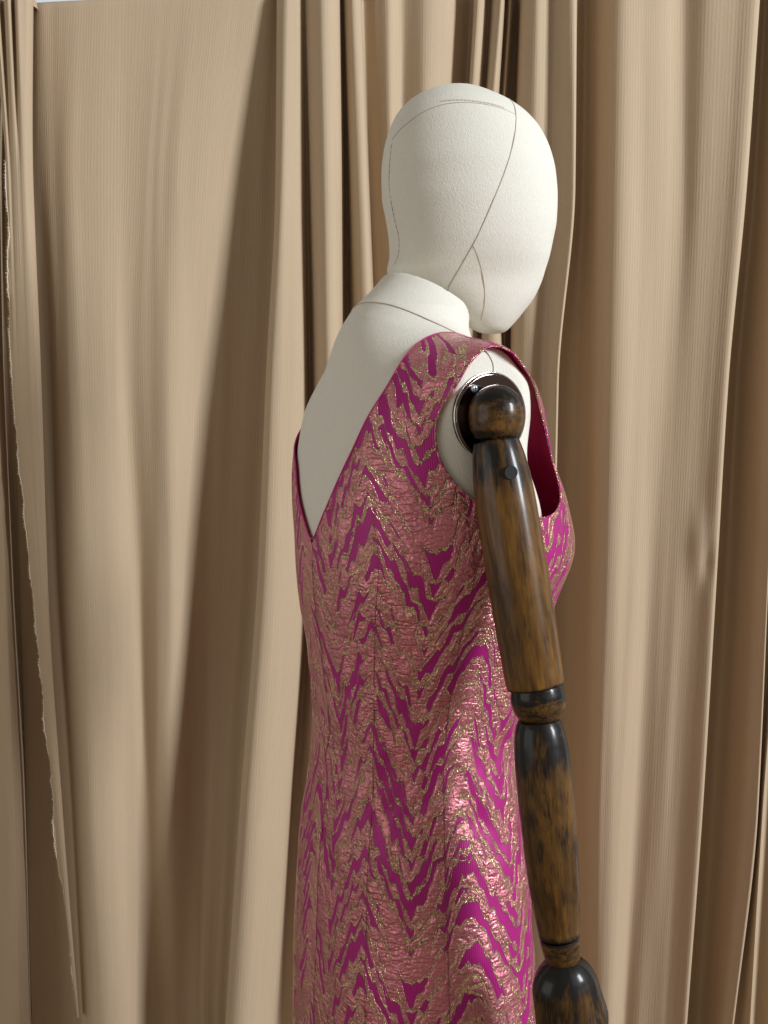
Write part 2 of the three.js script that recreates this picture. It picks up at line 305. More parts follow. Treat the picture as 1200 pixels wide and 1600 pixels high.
// ------------------------------------------------------------------ drapes
const LEV = [0, 300, 600, 900, 1250, 1600], ZC = -0.60;
const railTop = (px) => at(px, 7 - 0.055 * px, ZC + 0.04).y - 0.012;
function drapeSheet(cols, { rows = 150, per = 14, yEnd = 0.015, roll = true, zc = ZC, seedN = 0, topLift = 0, hem = null, back = 0.05, dents = [] }) {
  // cols: [pxs[6], depths[6] in cm] across; each is one upright line of the cloth
  const n = cols.length, lev = LEV.map((py) => at(600, py, ZC + 0.03).y);
  const line = cols.map(([px, d]) => tab(lev.map((y, i) => [y, at(px[i], LEV[i], zc + d[i] / 88).x, zc + d[i] / 88]).reverse()));
  const topY = cols.map(([px]) => railTop(px[0]) + topLift);
  const M = (n - 1) * per, pos = [], uv = [], idx = [];
  const cr = (a, b, c, d, t) => 0.5 * (2 * b + (c - a) * t + (2 * a - 5 * b + 4 * c - d) * t * t + (3 * b - a - 3 * c + d) * t * t * t);
  const rowAt = (s) => {                       // s 0..1 from top to bottom: the points of one level
    const out = [];
    const pts = cols.map((_, i) => { const y = lerp(topY[i], hem ? hem(i) : yEnd, s), q = line[i](y); return [q[0], y, q[1]]; });
    for (let m = 0; m <= M; m++) {
      const i = Math.min(n - 2, Math.floor(m / per)), t = m / per - i, p = [i - 1, i, i + 1, i + 2].map((k) => pts[clamp(k, 0, n - 1)]);
      out.push([0, 1, 2].map((k) => cr(p[0][k], p[1][k], p[2][k], p[3][k], t)));
    }
    return out;
  };
  const mid = rowAt(0.35), arc = [0];
  for (let m = 1; m <= M; m++) arc.push(arc[m - 1] + Math.hypot(mid[m][0] - mid[m - 1][0], mid[m][2] - mid[m - 1][2]));
  const all = [], top = rowAt(0), R = 0.011;
  if (roll) for (let a = 0; a < 8; a++) { const an = Math.PI * (1 - a / 8); all.push(top.map(([x, y, z]) => [x, y + R * Math.sin(an) - (a === 0 ? back : 0), z - R + R * Math.cos(an)])); }
  for (let r = 0; r <= rows; r++) all.push(rowAt(r / rows));
  all.forEach((row, j) => row.forEach(([x, y, z], m) => {
    const w = clamp((top[m][1] - y) * 3);
    const n1 = fbm(arc[m] * 13 + seedN, y * 0.7 + 9, 997, 997, 501 + seedN, 3) - 0.5, n2 = fbm(arc[m] * 38 + seedN, y * 1.1 + 9, 997, 997, 511 + seedN, 2) - 0.5;
    const dent = dents.reduce((a, q) => a + q[2] * Math.exp(-(((x - q[0]) / q[3]) ** 2) - (((y - q[1]) / q[4]) ** 2)), 0);
    pos.push(x, y, z + dent + (0.016 * n1 + 0.0045 * n2) * (0.25 + 0.75 * w)); uv.push(arc[m] / 0.24, y / 0.48);
  }));
  for (let j = 0; j + 1 < all.length; j++) for (let m = 0; m < M; m++) { const a = j * (M + 1) + m, b = a + M + 1; idx.push(a, b, a + 1, b, b + 1, a + 1); }
  const g = new THREE.BufferGeometry();
  g.setAttribute('position', new THREE.Float32BufferAttribute(pos, 3)); g.setAttribute('uv', new THREE.Float32BufferAttribute(uv, 2)); g.setIndex(idx); g.computeVertexNormals();
  return { g, all };
}
const FRAY = at(0, 270, ZC).y;
const same = (v) => [v, v, v, v, v, v];
function sheetThing(name, label, sheet) {
  const o = mesh(name, sheet.g, drape); o.userData = { label, category: 'curtain' }; return o;
}
const mainCols = [
  [[20, 20, 25, 30, 40, 50], [0, 0, -1, -1, -1, -1]],
  [[55, 55, 70, 80, 98, 118], [4, 3, 2.2, 2, 1.2, 0.4]],
  [[85, 84, 92, 100, 118, 132], [4.3, 4, 4.2, 4.6, 4.6, 4.6]],
  [[125, 115, 125, 138, 152, 164], [4.4, 4.5, 5, 5.6, 5.8, 5.8]],
  [[180, 178, 178, 186, 194, 200], [4.3, 4.1, 4.2, 4.2, 3.6, 3]],
  [[230, 215, 205, 218, 225, 236], [4.2, 3.7, 2.7, 1.4, -0.8, -2.8]],
  [[290, 265, 265, 268, 268, 275], [4.2, 4.2, 4.2, 3.4, 0.4, -3]],
  [[350, 320, 312, 308, 312, 310], [4.1, 3.4, 1.8, 0, -2.8, -3.8]],
  [[412, 392, 385, 375, 355, 338], [3.4, 1.0, -0.8, -2.4, -3.8, -4.2]],
  [[434, 436, 424, 412, 386, 364], [2.4, 0, -1, -2, -3, -3.2]],
  [[433, 430, 415, 402, 374, 350], [4.4, 5, 6, 7, 7.6, 7.6]],
  [[448, 443, 434, 424, 400, 378], [5.6, 7, 8.2, 9.2, 9.8, 9.8]],
  [[466, 468, 472, 470, 446, 422], [4.8, 5.6, 6.4, 6.6, 6.6, 6.6]],
  [[474, 480, 484, 482, 462, 440], [3.4, 2.6, 2.2, 2.2, 2, 2]],
  [[479, 488, 495, 498, 500, 500], [4, 5, 5.6, 6, 6, 6]],
  [[502, 508, 513, 517, 520, 520], [6.2, 7, 7.6, 8, 8, 8]],
  [[527, 530, 531, 534, 538, 538], [5, 5.6, 6, 6, 6, 6]],
  [[534, 541, 543, 546, 550, 550], [2, 1.6, 1.4, 1.4, 1.4, 1.4]],
  [[539, 549, 559, 566, 572, 572], [3.6, 4.4, 4.8, 5, 5, 5]],
  [[550, 561, 571, 579, 585, 585], [5, 5.8, 6, 6, 6, 6]],
  [[563, 574, 585, 594, 600, 600], [4.2, 5, 5.2, 5.2, 5.2, 5.2]],
  [[567, 578, 590, 600, 606, 606], [1.6, 1.4, 1.4, 1.4, 1.4, 1.4]],
  [[588, 596, 604, 612, 618, 618], [2.6, 2.6, 2.6, 2.6, 2.6, 2.6]],
  [[608, 612, 618, 626, 630, 630], [3.4, 3.6, 3.6, 3.6, 3.6, 3.6]],
  [[630, 632, 636, 640, 644, 644], [2.2, 2, 2, 2, 2, 2]],
  [[665, 662, 662, 662, 664, 664], [3.6, 4, 4, 4, 4, 4]],
  [[698, 692, 692, 690, 690, 690], [2.6, 2.4, 2.4, 2.4, 2.4, 2.4]],
  [[735, 722, 722, 720, 720, 720], [-1, -1.6, -1.6, -1.6, -1.6, -1.6]],
  [[743, 728, 728, 726, 726, 726], [3, 3.4, 3.4, 3.4, 3.4, 3.4]],
  [[756, 744, 742, 740, 740, 740], [3, 3.2, 3.2, 3.2, 3.2, 3.2]],
  [[764, 750, 750, 748, 748, 748], [1, 1, 1, 1, 1, 1]],
  [[776, 756, 757, 756, 756, 756], [3.6, 4, 4, 4, 4, 4]],
  [[787, 770, 782, 780, 780, 780], [3.8, 4, 4.4, 4.4, 4.4, 4.4]],
  [[790, 775, 786, 785, 785, 785], [0, 0, 0, 0, 0, 0]],
  [[798, 782, 790, 790, 790, 790], [1.8, 1.6, 0, 0, 0, 0]],
  [[806, 790, 800, 800, 800, 800], [-1.5, -1.5, -1.5, -1.5, -1.5, -1.5]],
  [same(840), same(-3)],
];
const rightCols = [
  [same(790), same(-5)],
  [[808, 800, 797, 795, 792, 792], same(-2)],
  [[816, 806, 799, 796, 790, 790], [2.4, 2.6, 3, 3, 3, 3]],
  [[838, 832, 826, 822, 818, 818], [4.8, 4.8, 5, 5, 5, 5]],
  [[866, 862, 848, 842, 836, 836], [4, 4.6, 5, 5, 5, 5]],
  [[888, 886, 862, 856, 850, 850], [6, 6.6, 7, 7, 7, 7]],
  [[901, 899, 873, 867, 860, 860], [5.6, 6.6, 7.2, 7.2, 7.2, 7.2]],
  [[898, 892, 866, 860, 854, 854], [2, 1.6, 1.2, 1.2, 1.2, 1.2]],
  [[912, 908, 888, 884, 876, 876], [-1.4, -2, -2.4, -2.4, -2.4, -2.4]],
  [[926, 924, 914, 912, 902, 900], [-0.4, -0.6, -0.8, -0.6, -0.4, 0]],
  [[942, 936, 932, 928, 922, 918], [2.4, 2.4, 2.6, 2.4, 2.2, 2.2]],
  [[968, 962, 956, 950, 940, 934], [4.4, 4.6, 4.8, 4.6, 4, 3.8]],
  [[1008, 1006, 996, 984, 968, 956], [4.2, 4.6, 5, 4.8, 4.6, 4.4]],
  [[1040, 1038, 1028, 1014, 994, 976], [3.8, 4, 4.2, 4, 3.4, 3]],
  [[1068, 1066, 1054, 1040, 1020, 1000], [3.2, 3.8, 4.4, 4.6, 4.2, 4]],
  [[1106, 1096, 1082, 1066, 1048, 1028], [4.8, 5, 5.2, 5.2, 5, 5]],
  [[1150, 1134, 1112, 1094, 1074, 1050], [5.4, 5.8, 6, 6, 6, 6]],
  [[1186, 1166, 1138, 1120, 1098, 1072], [5.8, 6.2, 6.6, 6.8, 6.8, 6.8]],
  [[1184, 1162, 1133, 1114, 1092, 1066], [2, 2, 2, 2, 2, 2]],
  [[1194, 1175, 1149, 1133, 1112, 1088], [-1.6, -2, -2.4, -2.4, -2.4, -2.4]],
  [[1210, 1194, 1170, 1156, 1136, 1110], [0.2, 0, -0.2, -0.2, -0.2, -0.2]],
  [[1232, 1220, 1196, 1182, 1164, 1130], [3.6, 3.8, 4, 4, 4.4, 4.8]],
  [[1256, 1242, 1214, 1200, 1184, 1145], [5.2, 5.6, 6, 6.2, 6.4, 6.4]],
  [[1254, 1239, 1211, 1196, 1180, 1140], [2, 2, 2, 2, 2, 2]],
  [[1264, 1250, 1222, 1208, 1186, 1152], [1.6, 1.6, 1.6, 1.6, 1.6, 1.6]],
  [[1278, 1264, 1234, 1220, 1193, 1171], [4.6, 4.6, 4.6, 4.6, 4.8, 4.8]],
  [[1278, 1262, 1232, 1217, 1191, 1168], [0.5, 0.5, 0.5, 0.5, 0.5, 0.5]],
  [[1296, 1282, 1252, 1238, 1212, 1190], [-1, -1, -1, -1, -1, -1]],
  [[1330, 1320, 1290, 1270, 1250, 1230], [2, 2, 2, 2, 2, 2]],
  [same(1420), same(4)], [same(1500), same(1)], [same(1580), same(4)], [same(1660), same(0)],
];
const stripCols = [
  [[-16, 10, 20, 48, 84, 122], [7.2, 8.0, 7.4, 6.8, 6.2, 5.8]],
  [[-6, 13, 24, 50, 85, 122.5], [8.4, 8.3, 7.6, 6.9, 6.4, 6]],
  [[3, 17, 28, 52, 86, 123], [6.4, 8.2, 7.7, 7.0, 6.4, 6]],
  [[7, 21, 32, 55, 88, 123.5], [8.2, 8.4, 7.8, 7.1, 6.5, 6]],
  [[15, 26, 37, 58, 89, 124], [8.4, 8.5, 7.9, 7.2, 6.6, 6]],
  [[20, 31, 42, 61, 91, 124.5], [6.4, 8.5, 8.0, 7.2, 6.6, 6]],
  [[25, 36, 47, 64, 93, 125], [8.4, 8.6, 8.1, 7.3, 6.6, 6]],
  [[36, 41, 53, 68, 95, 125.5], [8.2, 8.5, 8.0, 7.3, 6.5, 5.9]],
  [[46, 46, 59, 72, 97, 126], [7.8, 8, 7.8, 7.2, 6.4, 5.8]],
  [[52, 53, 65, 75, 98, 126], [6.4, 6.8, 6.6, 6.4, 6, 5.6]],
  [[50, 50, 62, 72, 96, 125], [4.4, 5, 5, 5, 5, 5]],
  [[30, 30, 44, 62, 92, 124], [4.4, 4, 4, 4, 4.4, 4.6]],
];
const leftCols = [
  [same(-130), same(2)], [same(-90), same(6)], [same(-55), same(4)],
  [[-30, -30, -28, -22, -10, 0], [1, 1, 2, 3, 4, 4]],
  [[-14, -14, -8, 2, 14, 20], [3, 4.4, 5.6, 6.2, 6.6, 6.6]],
  [[-4, -4, 2, 14, 30, 40], [4.6, 4.6, 5.2, 5.6, 5.8, 5.8]],
  [[2, 0, 6, 19, 38, 47], [4.4, 2, 1.6, 1.2, 1, 1]],
  [[5, 4, 10, 24, 44, 54], [4, -1.6, -2, -2, -2, -2]],
  [[10, 12, 26, 46, 70, 92], [4, -2, -2, -2, -2, -2]],
  [[30, 40, 56, 72, 96, 120], [1, -2, -2, -2, -2, -2]],
];
sheetThing('curtain', 'wide beige curtain behind the left side of the mannequin, broad flat folds then narrow pleats', drapeSheet(mainCols, { seedN: 1 }));
sheetThing('curtain_001', 'beige curtain on the right, broad deep folds behind the wooden arm', drapeSheet(rightCols, { seedN: 2, dents: [[at(1103, 880, ZC + 0.06).x, at(1103, 880, ZC + 0.06).y, -0.005, 0.009, 0.026], [at(1088, 850, ZC + 0.06).x, at(1088, 850, ZC + 0.06).y, 0.006, 0.014, 0.05]] }));
sheetThing('curtain_002', 'beige curtain at the far left edge, one pale fold behind the frayed strip', drapeSheet(leftCols, { seedN: 3, zc: ZC - 0.005 }));
const strip = drapeSheet(stripCols, { seedN: 4, topLift: -0.002, back: 0, yEnd: at(118, 1585, ZC + 0.06).y, rows: 330 });
{                                              // torn selvedge: a ragged outline and short loose threads
  const p = strip.g.attributes.position, W = strip.all[0].length;
  for (let j = 0; j < strip.all.length; j++) for (let m = 0; m < 12; m++) { const y = p.getY(j * W), k = (1 - m / 12) * sstep(FRAY + 0.08, FRAY - 0.15, y); p.setX(j * W + m, p.getX(j * W + m) + k * (0.007 * (fbm(y * 14, 0.5, 997, 9, 520, 3) - 0.5) + 0.0012 * (vnoise(y * 240, 0.5, 997, 9, 525) - 0.5)) * 2); p.setZ(j * W + m, p.getZ(j * W + m) + k * 0.006 * (fbm(y * 16, 3.5, 997, 9, 522, 3) - 0.5) * 2); }
  strip.g.computeVertexNormals();
  const o = sheetThing('curtain_003', 'narrow beige curtain strip with a frayed torn edge hanging at the left', strip);
  const hairs = [], edge = []; for (let j = 10; j < strip.all.length - 1; j += 1) { const q = new THREE.Vector3().fromBufferAttribute(p, j * W); if (q.y < FRAY) edge.push(q.add(new THREE.Vector3(0.0002 * (hash(j, 1, 88) - 0.5), 0, 0.0004))); }
  hairs.push(new THREE.TubeGeometry(new THREE.CatmullRomCurve3(edge), edge.length * 2, 0.0008, 5));
  for (let k = 0; k < 1500; k++) {
    const j = 12 + Math.floor(rnd() * (strip.all.length - 14)), a = new THREE.Vector3().fromBufferAttribute(p, j * W);
    if (a.y > FRAY) continue;
    const L = 0.001 + 0.0022 * rnd(), an = Math.PI + (rnd() - 0.5) * 1.5, b = a.clone().add(new THREE.Vector3(Math.cos(an) * L, Math.sin(an) * L + 0.0006, (rnd() - 0.3) * L));
    a.x += 0.0006;
    hairs.push(new THREE.TubeGeometry(new THREE.QuadraticBezierCurve3(a, a.clone().lerp(b, 0.5).add(new THREE.Vector3(0, 0.0006 * (rnd() - 0.5), 0.0004)), b), 2, 0.00028, 3));
  }
  const h = mesh('frayed_edge', mergeGeometries(hairs), fray, o); h.userData.kind = 'stuff';
}
{                                              // rail that carries the drapes
  const a = at(-160, 7 + 0.055 * 160, ZC + 0.03), b = at(1500, 7 - 0.055 * 1500, ZC + 0.03); a.y += -0.006; b.y += -0.006;
  const r = mesh('curtain_rail', new THREE.CylinderGeometry(0.006, 0.006, a.distanceTo(b), 12), rimMetal);
  r.position.copy(a).lerp(b, 0.5); r.quaternion.setFromUnitVectors(new THREE.Vector3(0, 1, 0), b.clone().sub(a).normalize());
  r.userData = { label: 'thin metal rail that the beige curtains hang over', category: 'rail' };
}

// ------------------------------------------------------------------ mannequin body as an implicit solid
const Z0 = -0.05, CA = Math.cos(30 * D2R), SA = Math.sin(30 * D2R), M0 = mpp(Z0);
const levY = (py) => at(640, py, Z0).y;
const trunkRows = [ // height in the photograph, middle, half depth, half width (metres)
  [505, 640, 0.035, 0.040], [525, 641, 0.050, 0.062], [548, 645, 0.066, 0.102], [575, 650, 0.083, 0.140], [600, 654, 0.096, 0.160], [650, 652, 0.114, 0.166], [700, 653, 0.124, 0.166], [780, 667, 0.142, 0.162], [850, 676, 0.148, 0.158],
  [920, 666, 0.138, 0.150], [1000, 655, 0.121, 0.140], [1080, 648, 0.111, 0.130], [1150, 645, 0.107, 0.126], [1220, 643, 0.110, 0.135], [1300, 641, 0.116, 0.150], [1450, 641, 0.122, 0.164], [1600, 645, 0.128, 0.172], [1800, 650, 0.136, 0.182], [2200, 650, 0.150, 0.200], [2650, 650, 0.170, 0.225]];
const Y0 = -0.05, YN = 2400, YS = 0.001;
const BF0 = levY(600), BF1 = levY(730);
const T = new Float64Array(YN * 3);
{ const f = tab(trunkRows.map(([py, px, d, w]) => [levY(py), at(px, py, Z0).x, d, w]).reverse()); for (let i = 0; i < YN; i++) T.set(f(Y0 + i * YS), i * 3); }
const loft = (x, y, z, dd, dw, df) => {       // dd, dw: change of half depth and width; df: how much the front is drawn in
  const q = clamp((y - Y0) / YS, 0, YN - 2), i = Math.floor(q), t = q - i; df += df > 0 ? 0.034 * sstep(BF0, BF1, y) : 0; const cx = lerp(T[i * 3], T[i * 3 + 3], t), d0 = lerp(T[i * 3 + 1], T[i * 3 + 4], t) + dd, w = lerp(T[i * 3 + 2], T[i * 3 + 5], t) + dw;
  const X = x - cx, Z = z - Z0, f = X * CA - Z * SA, r = X * SA + Z * CA, d = f > 0 ? d0 - df : d0;
  const a = f / d, b = Math.abs(r) / w, k = Math.pow(Math.pow(Math.abs(a), 2.1) + Math.pow(b, 2.1), 1 / 2.1);
  if (k < 1e-4) return Math.max(-Math.min(d, w), y - TOPY);
  const gl = Math.hypot(f / (d * d), r / (w * w)) / Math.max(Math.hypot(a, b), 1e-6);
  return Math.max((k - 1) / Math.max(gl, 3), y - TOPY);
};
const TOPY = levY(520);
const smin = (a, b, k) => { const h = Math.max(k - Math.abs(a - b), 0) / k; return Math.min(a, b) - h * h * k * 0.25; };
const frame = (x, y, z) => { const q = clamp((y - Y0) / YS, 0, YN - 1), cx = T[Math.floor(q) * 3], X = x - cx, Z = z - Z0; return [X * CA - Z * SA, X * SA + Z * CA]; };
const fromFR = (f, r, py, px = 651) => { const o = at(px, py, Z0); return new THREE.Vector3(o.x + f * CA + r * SA, o.y, Z0 - f * SA + r * CA); };
const cone = (x, y, z, A, B, ra, rb) => { const vx = B.x - A.x, vy = B.y - A.y, vz = B.z - A.z, L2 = vx * vx + vy * vy + vz * vz, t = clamp(((x - A.x) * vx + (y - A.y) * vy + (z - A.z) * vz) / L2); return Math.hypot(x - A.x - vx * t, y - A.y - vy * t, z - A.z - vz * t) - lerp(ra, rb, t); };
const SH = [fromFR(-0.016, 0.03, 578), fromFR(-0.016, 0.148, 603), fromFR(-0.016, -0.03, 578), fromFR(0.016, -0.132, 606)];
const NA = at(622, 548, -0.040), NB_ = at(664, 469, -0.060), NDIR = NB_.clone().sub(NA).normalize();
const NTOP = NB_.clone();
const neckEnd = NB_.clone().addScaledVector(NDIR, 0.03);
const shoulders = (x, y, z, o) => Math.min(cone(x, y, z, SH[0], SH[1], 0.040 + o, 0.038 + o), cone(x, y, z, SH[2], SH[3], 0.040 + o, 0.038 + o));
const CUTX = at(651, 645, Z0).x;
const bodySolid = (x, y, z) => {
  let d = smin(loft(x, y, z, -0.004, -0.004, 0.012), shoulders(x, y, z, 0), 0.035);
  const r = (x - CUTX) * SA + (z - Z0) * CA;
  const side = Math.abs(r) - 0.160; d = -smin(-d, -side, 0.008);
  const ax = (x - NA.x) * NDIR.x + (y - NA.y) * NDIR.y + (z - NA.z) * NDIR.z;
  let n = cone(x, y, z, NA, neckEnd, 0.062, 0.047);
  const cap = (x - NTOP.x) * NDIR.x + (y - NTOP.y) * NDIR.y + (z - NTOP.z) * NDIR.z;
  n = -smin(-n, -cap, 0.004);
  return smin(d, n, 0.05);
};
const WA = levY(940), WB = levY(1080), WC = levY(1220), WD = levY(1380);
const dressSolid = (x, y, z) => {
  let o = 0;
  if (y < WA) { const [f, r] = frame(x, y, z), a = Math.atan2(f, r), k = 0.35 + 0.65 * sstep(WA, WB, y) * sstep(WD, WC, y); o = k * (0.0052 * (vnoise(a * 3.2 + 20, y * 26 + a * 4, 999, 999, 191) - 0.5) + 0.0020 * (vnoise(a * 7 + 50, y * 60 - a * 6, 999, 999, 193) - 0.5)) + 0.010 * sstep(WC, 0.6, y) * (vnoise(a * 2.6 + 20, y * 0.8, 999, 999, 195) - 0.5); }
  return dressBase(x, y, z, o);
};
const dressBase = (x, y, z, o) => smin(loft(x, y, z, o, o, 0), shoulders(x, y, z, 0.004), 0.035);

const floorAt = fromFR(0, 0, 1600, 645);
const base = new THREE.Vector3(floorAt.x, 0, Z0);
const mannequin = thing('mannequin', 'faceless mannequin covered in off-white cotton with a jointed dark wooden arm', 'mannequin', base);
const local = (g) => { g.translate(-base.x, -base.y, -base.z); return g; };
const bodyUV = (x, y, z) => { const [f, r] = frame(x, y, z); return [Math.atan2(f, r) * 0.14 / 0.13, y / 0.13]; };
const seamPlane = (x, y, z) => { const p0 = at(610, 518, -0.05); return (x - p0.x) * NDIR.x * 0.9 + (y - p0.y) * 0.92 * NDIR.y + (z - p0.z) * NDIR.z; };
const bodyNet = netOf(bodySolid, [-0.22, 0.80, -0.27], [0.26, 1.56, 0.17], 0.004);
const torsoNet = clipNet(bodyNet, (x, y, z) => -seamPlane(x, y, z)), neckNet = clipNet(bodyNet, seamPlane);
const torso = mesh('torso', local(geoOf(torsoNet, bodyUV)), cotton, mannequin);
const neck = mesh('neck', local(geoOf(neckNet, bodyUV)), cotton, mannequin);
// a run of short stitches (or an unbroken sunk thread) along a line
function stitches(pts, len, gap, r) {
  const c = new THREE.CatmullRomCurve3(pts), L = c.getLength(), out = [];
  for (let s = 0; s < L; s += len + gap) { const a = c.getPointAt(clamp(s / L)), b = c.getPointAt(clamp((s + len) / L)); if (a.distanceTo(b) < len * 0.3) continue; const g = new THREE.CapsuleGeometry(r, a.distanceTo(b), 2, 5); g.applyQuaternion(new THREE.Quaternion().setFromUnitVectors(new THREE.Vector3(0, 1, 0), b.clone().sub(a).normalize())); const m = a.lerp(b, 0.5); g.translate(m.x, m.y, m.z); out.push(g); }
  return mergeGeometries(out);
}
for (const l of loopsOf(neckNet)) { const e = evenly(l, 0.006, true); const cen = e.reduce((a, p) => a.add(p), new THREE.Vector3()).divideScalar(e.length); for (const p of e) p.addScaledVector(p.clone().sub(cen).normalize(), 0.0007); mesh('seam', local(tube(e, 0.0006, true)), thread, neck); }

const SIDE = new THREE.Vector3(SA, 0, CA), plateOrigin = () => fromFR(0, 0.1602, 645);
// head: level sections between the outlines
const ZH = -0.085;
const headRows = tab([[137, 706, 720, 0.05], [137.6, 694, 732, 0.18], [140, 682, 746, 0.32], [145, 668, 760, 0.44], [152, 653, 776, 0.54], [163, 638, 797, 0.66], [182, 622, 822, 0.79], [207, 611, 842, 0.89], [238, 603, 856, 0.96], [272, 599.5, 864, 1], [310, 600, 867, 1], [345, 606, 866, 0.97], [375, 610, 861, 0.92], [400, 611, 856, 0.84], [424, 607, 849, 0.73], [438, 617, 845, 0.66], [465, 655, 833, 0.57], [490, 698, 815, 0.47], [507, 726, 801, 0.36], [516, 742, 792, 0.27], [520, 752, 785, 0.16], [521.5, 762, 776, 0.05]]);
const HZ = 0.079;
function headPoint(py, th) { const [l, r, k] = headRows(py), c = at((l + r) / 2, py, ZH), h = (r - l) / 2 * mpp(ZH); return new THREE.Vector3(c.x + h * Math.cos(th), c.y, ZH + HZ * k * Math.sin(th)); }
function headOn(px, py, out = 0) {            // the point of the head's near side seen at px, py
  let z = ZH + 0.06, p;
  let yy = py;
  for (let it = 0; it < 10; it++) {
    const q = at(px, py, z); // find the section at this height
    let lo = 137, hi = 521.5; for (let k = 0; k < 30; k++) { const m = (lo + hi) / 2; if (at(700, m, ZH).y > q.y) lo = m; else hi = m; } yy = lo;
    const [l, r, k] = headRows(yy), c = at((l + r) / 2, yy, ZH), h = (r - l) / 2 * mpp(ZH), t = clamp((q.x - c.x) / h, -0.999, 0.999);
    z = lerp(z, ZH + HZ * k * Math.sqrt(1 - t * t), 0.7); p = q;
  }
  return new THREE.Vector3(p.x, p.y, z + out);
}
{
  const ys = [], N = 150, SG = 110, pos = [], uv = [], idx = [];
  for (let i = 0; i <= N; i++) ys.push(137 + (521.5 - 137) * (0.5 - 0.5 * Math.cos(Math.PI * i / N)));
  ys.forEach((py) => { for (let s = 0; s <= SG; s++) { const th = s / SG * Math.PI * 2, p = headPoint(py, th); pos.push(p.x, p.y, p.z); uv.push(s / SG * 0.56 / 0.13, p.y / 0.13); } });
  for (let i = 0; i < N; i++) for (let s = 0; s < SG; s++) { const a = i * (SG + 1) + s, b = a + SG + 1; idx.push(a, a + 1, b, b, a + 1, b + 1); }
  const tp = pos.length / 3; let p = at(713, 136.7, ZH); pos.push(p.x, p.y, p.z); uv.push(0, 0); p = at(768, 521.8, ZH); pos.push(p.x, p.y, p.z); uv.push(0, 0);
  for (let s = 0; s < SG; s++) { idx.push(tp, s + 1, s); const a = N * (SG + 1) + s; idx.push(tp + 1, a, a + 1); }
  const g = new THREE.BufferGeometry(); g.setAttribute('position', new THREE.Float32BufferAttribute(pos, 3)); g.setAttribute('uv', new THREE.Float32BufferAttribute(uv, 2)); g.setIndex(idx); g.computeVertexNormals();
  const nn = g.attributes.normal; for (let i = 0; i <= N; i++) { const a = i * (SG + 1), b = a + SG; const v = new THREE.Vector3(nn.getX(a) + nn.getX(b), nn.getY(a) + nn.getY(b), nn.getZ(a) + nn.getZ(b)).normalize(); nn.setXYZ(a, v.x, v.y, v.z); nn.setXYZ(b, v.x, v.y, v.z); }
  const head = mesh('head', local(g), cotton, mannequin);
  const on = (list, out = 0) => list.map(([x, y]) => headOn(x, y, out));
  mesh('seam', local(tube(on([[613, 218], [622, 206], [640, 190], [662, 175], [690, 164], [720, 160], [752, 162], [780, 168], [806, 179]]), 0.0005)), thread, head);
  mesh('seam', local(tube(on([[796, 154], [803, 164], [806, 178], [805, 205], [799, 235], [788, 270], [772, 310], [757, 345], [743, 375], [728, 402], [712, 430], [702, 448], [697, 462]]), 0.00062)), thread, head);
  mesh('seam', local(tube(on([[739, 383], [747, 402], [753, 425], [757, 450], [757, 475], [752, 497], [744, 513]]), 0.0005)), thread, head);
  mesh('stitching', local(stitches(on([[612, 226], [609, 255], [608, 285], [611, 315], [617, 345], [623, 370], [623, 395], [616, 415]]), 0.0045, 0.002, 0.00055)), thread, head);
  mesh('stitching', local(stitches(on([[690, 158], [705, 156.5], [725, 156.5], [748, 159], [770, 163], [790, 169]]), 0.0022, 0.0018, 0.0008)), paleThread, head);
}
{
  const pl = plateOrigin(), onSide = (px, py) => { const d = at(px, py, 0).sub(EYE); return EYE.clone().addScaledVector(d, pl.clone().sub(EYE).dot(SIDE) / d.dot(SIDE)); };
  mesh('seam', local(tube([[757, 546], [764, 555], [769, 565], [771, 576], [769, 588]].map(([x, y]) => onSide(x, y)), 0.0006)), thread, torso);
}
// ------------------------------------------------------------------ wooden arm
function lathePart(name, A, B, prof, mat, parent, sides = 72) { // prof: [fraction along A-B, radius in metres]
  const L = A.distanceTo(B), pts = prof.map(([t, r]) => new THREE.Vector2(Math.max(r, 0.0001), t * L));
  const g = new THREE.LatheGeometry(pts, sides);
  g.applyQuaternion(new THREE.Quaternion().setFromUnitVectors(new THREE.Vector3(0, 1, 0), B.clone().sub(A).normalize())); g.translate(A.x, A.y, A.z);
  return mesh(name, local(g), mat, parent || mannequin);
}
function rounded(prof, n = 8) { const f = tab(prof), a = prof[0][0], b = prof[prof.length - 1][0], out = []; const m = prof.length * n; for (let i = 0; i <= m; i++) { const t = lerp(a, b, i / m); out.push([t, f(t)[0]]); } return out; }
const ZB = 0.122, ZE = 0.148, ZW = 0.165;
const ballC = at(776, 645, ZB), armTop = at(774, 684, ZB + 0.003), armEnd = at(837, 1076, ZE - 0.002), elbA = at(838, 1070, ZE - 0.002), elbB = at(846, 1130, ZE), foreA = at(841, 1120, ZE), foreB = at(874, 1466, ZW), wrA = at(874, 1462, ZW), wrB = at(880, 1502, ZW);
const mB = mpp(ZB), mE = mpp(ZE), mW = mpp(ZW);
const outR = new THREE.Vector3(SA, 0, CA);     // straight out from the mannequin's side
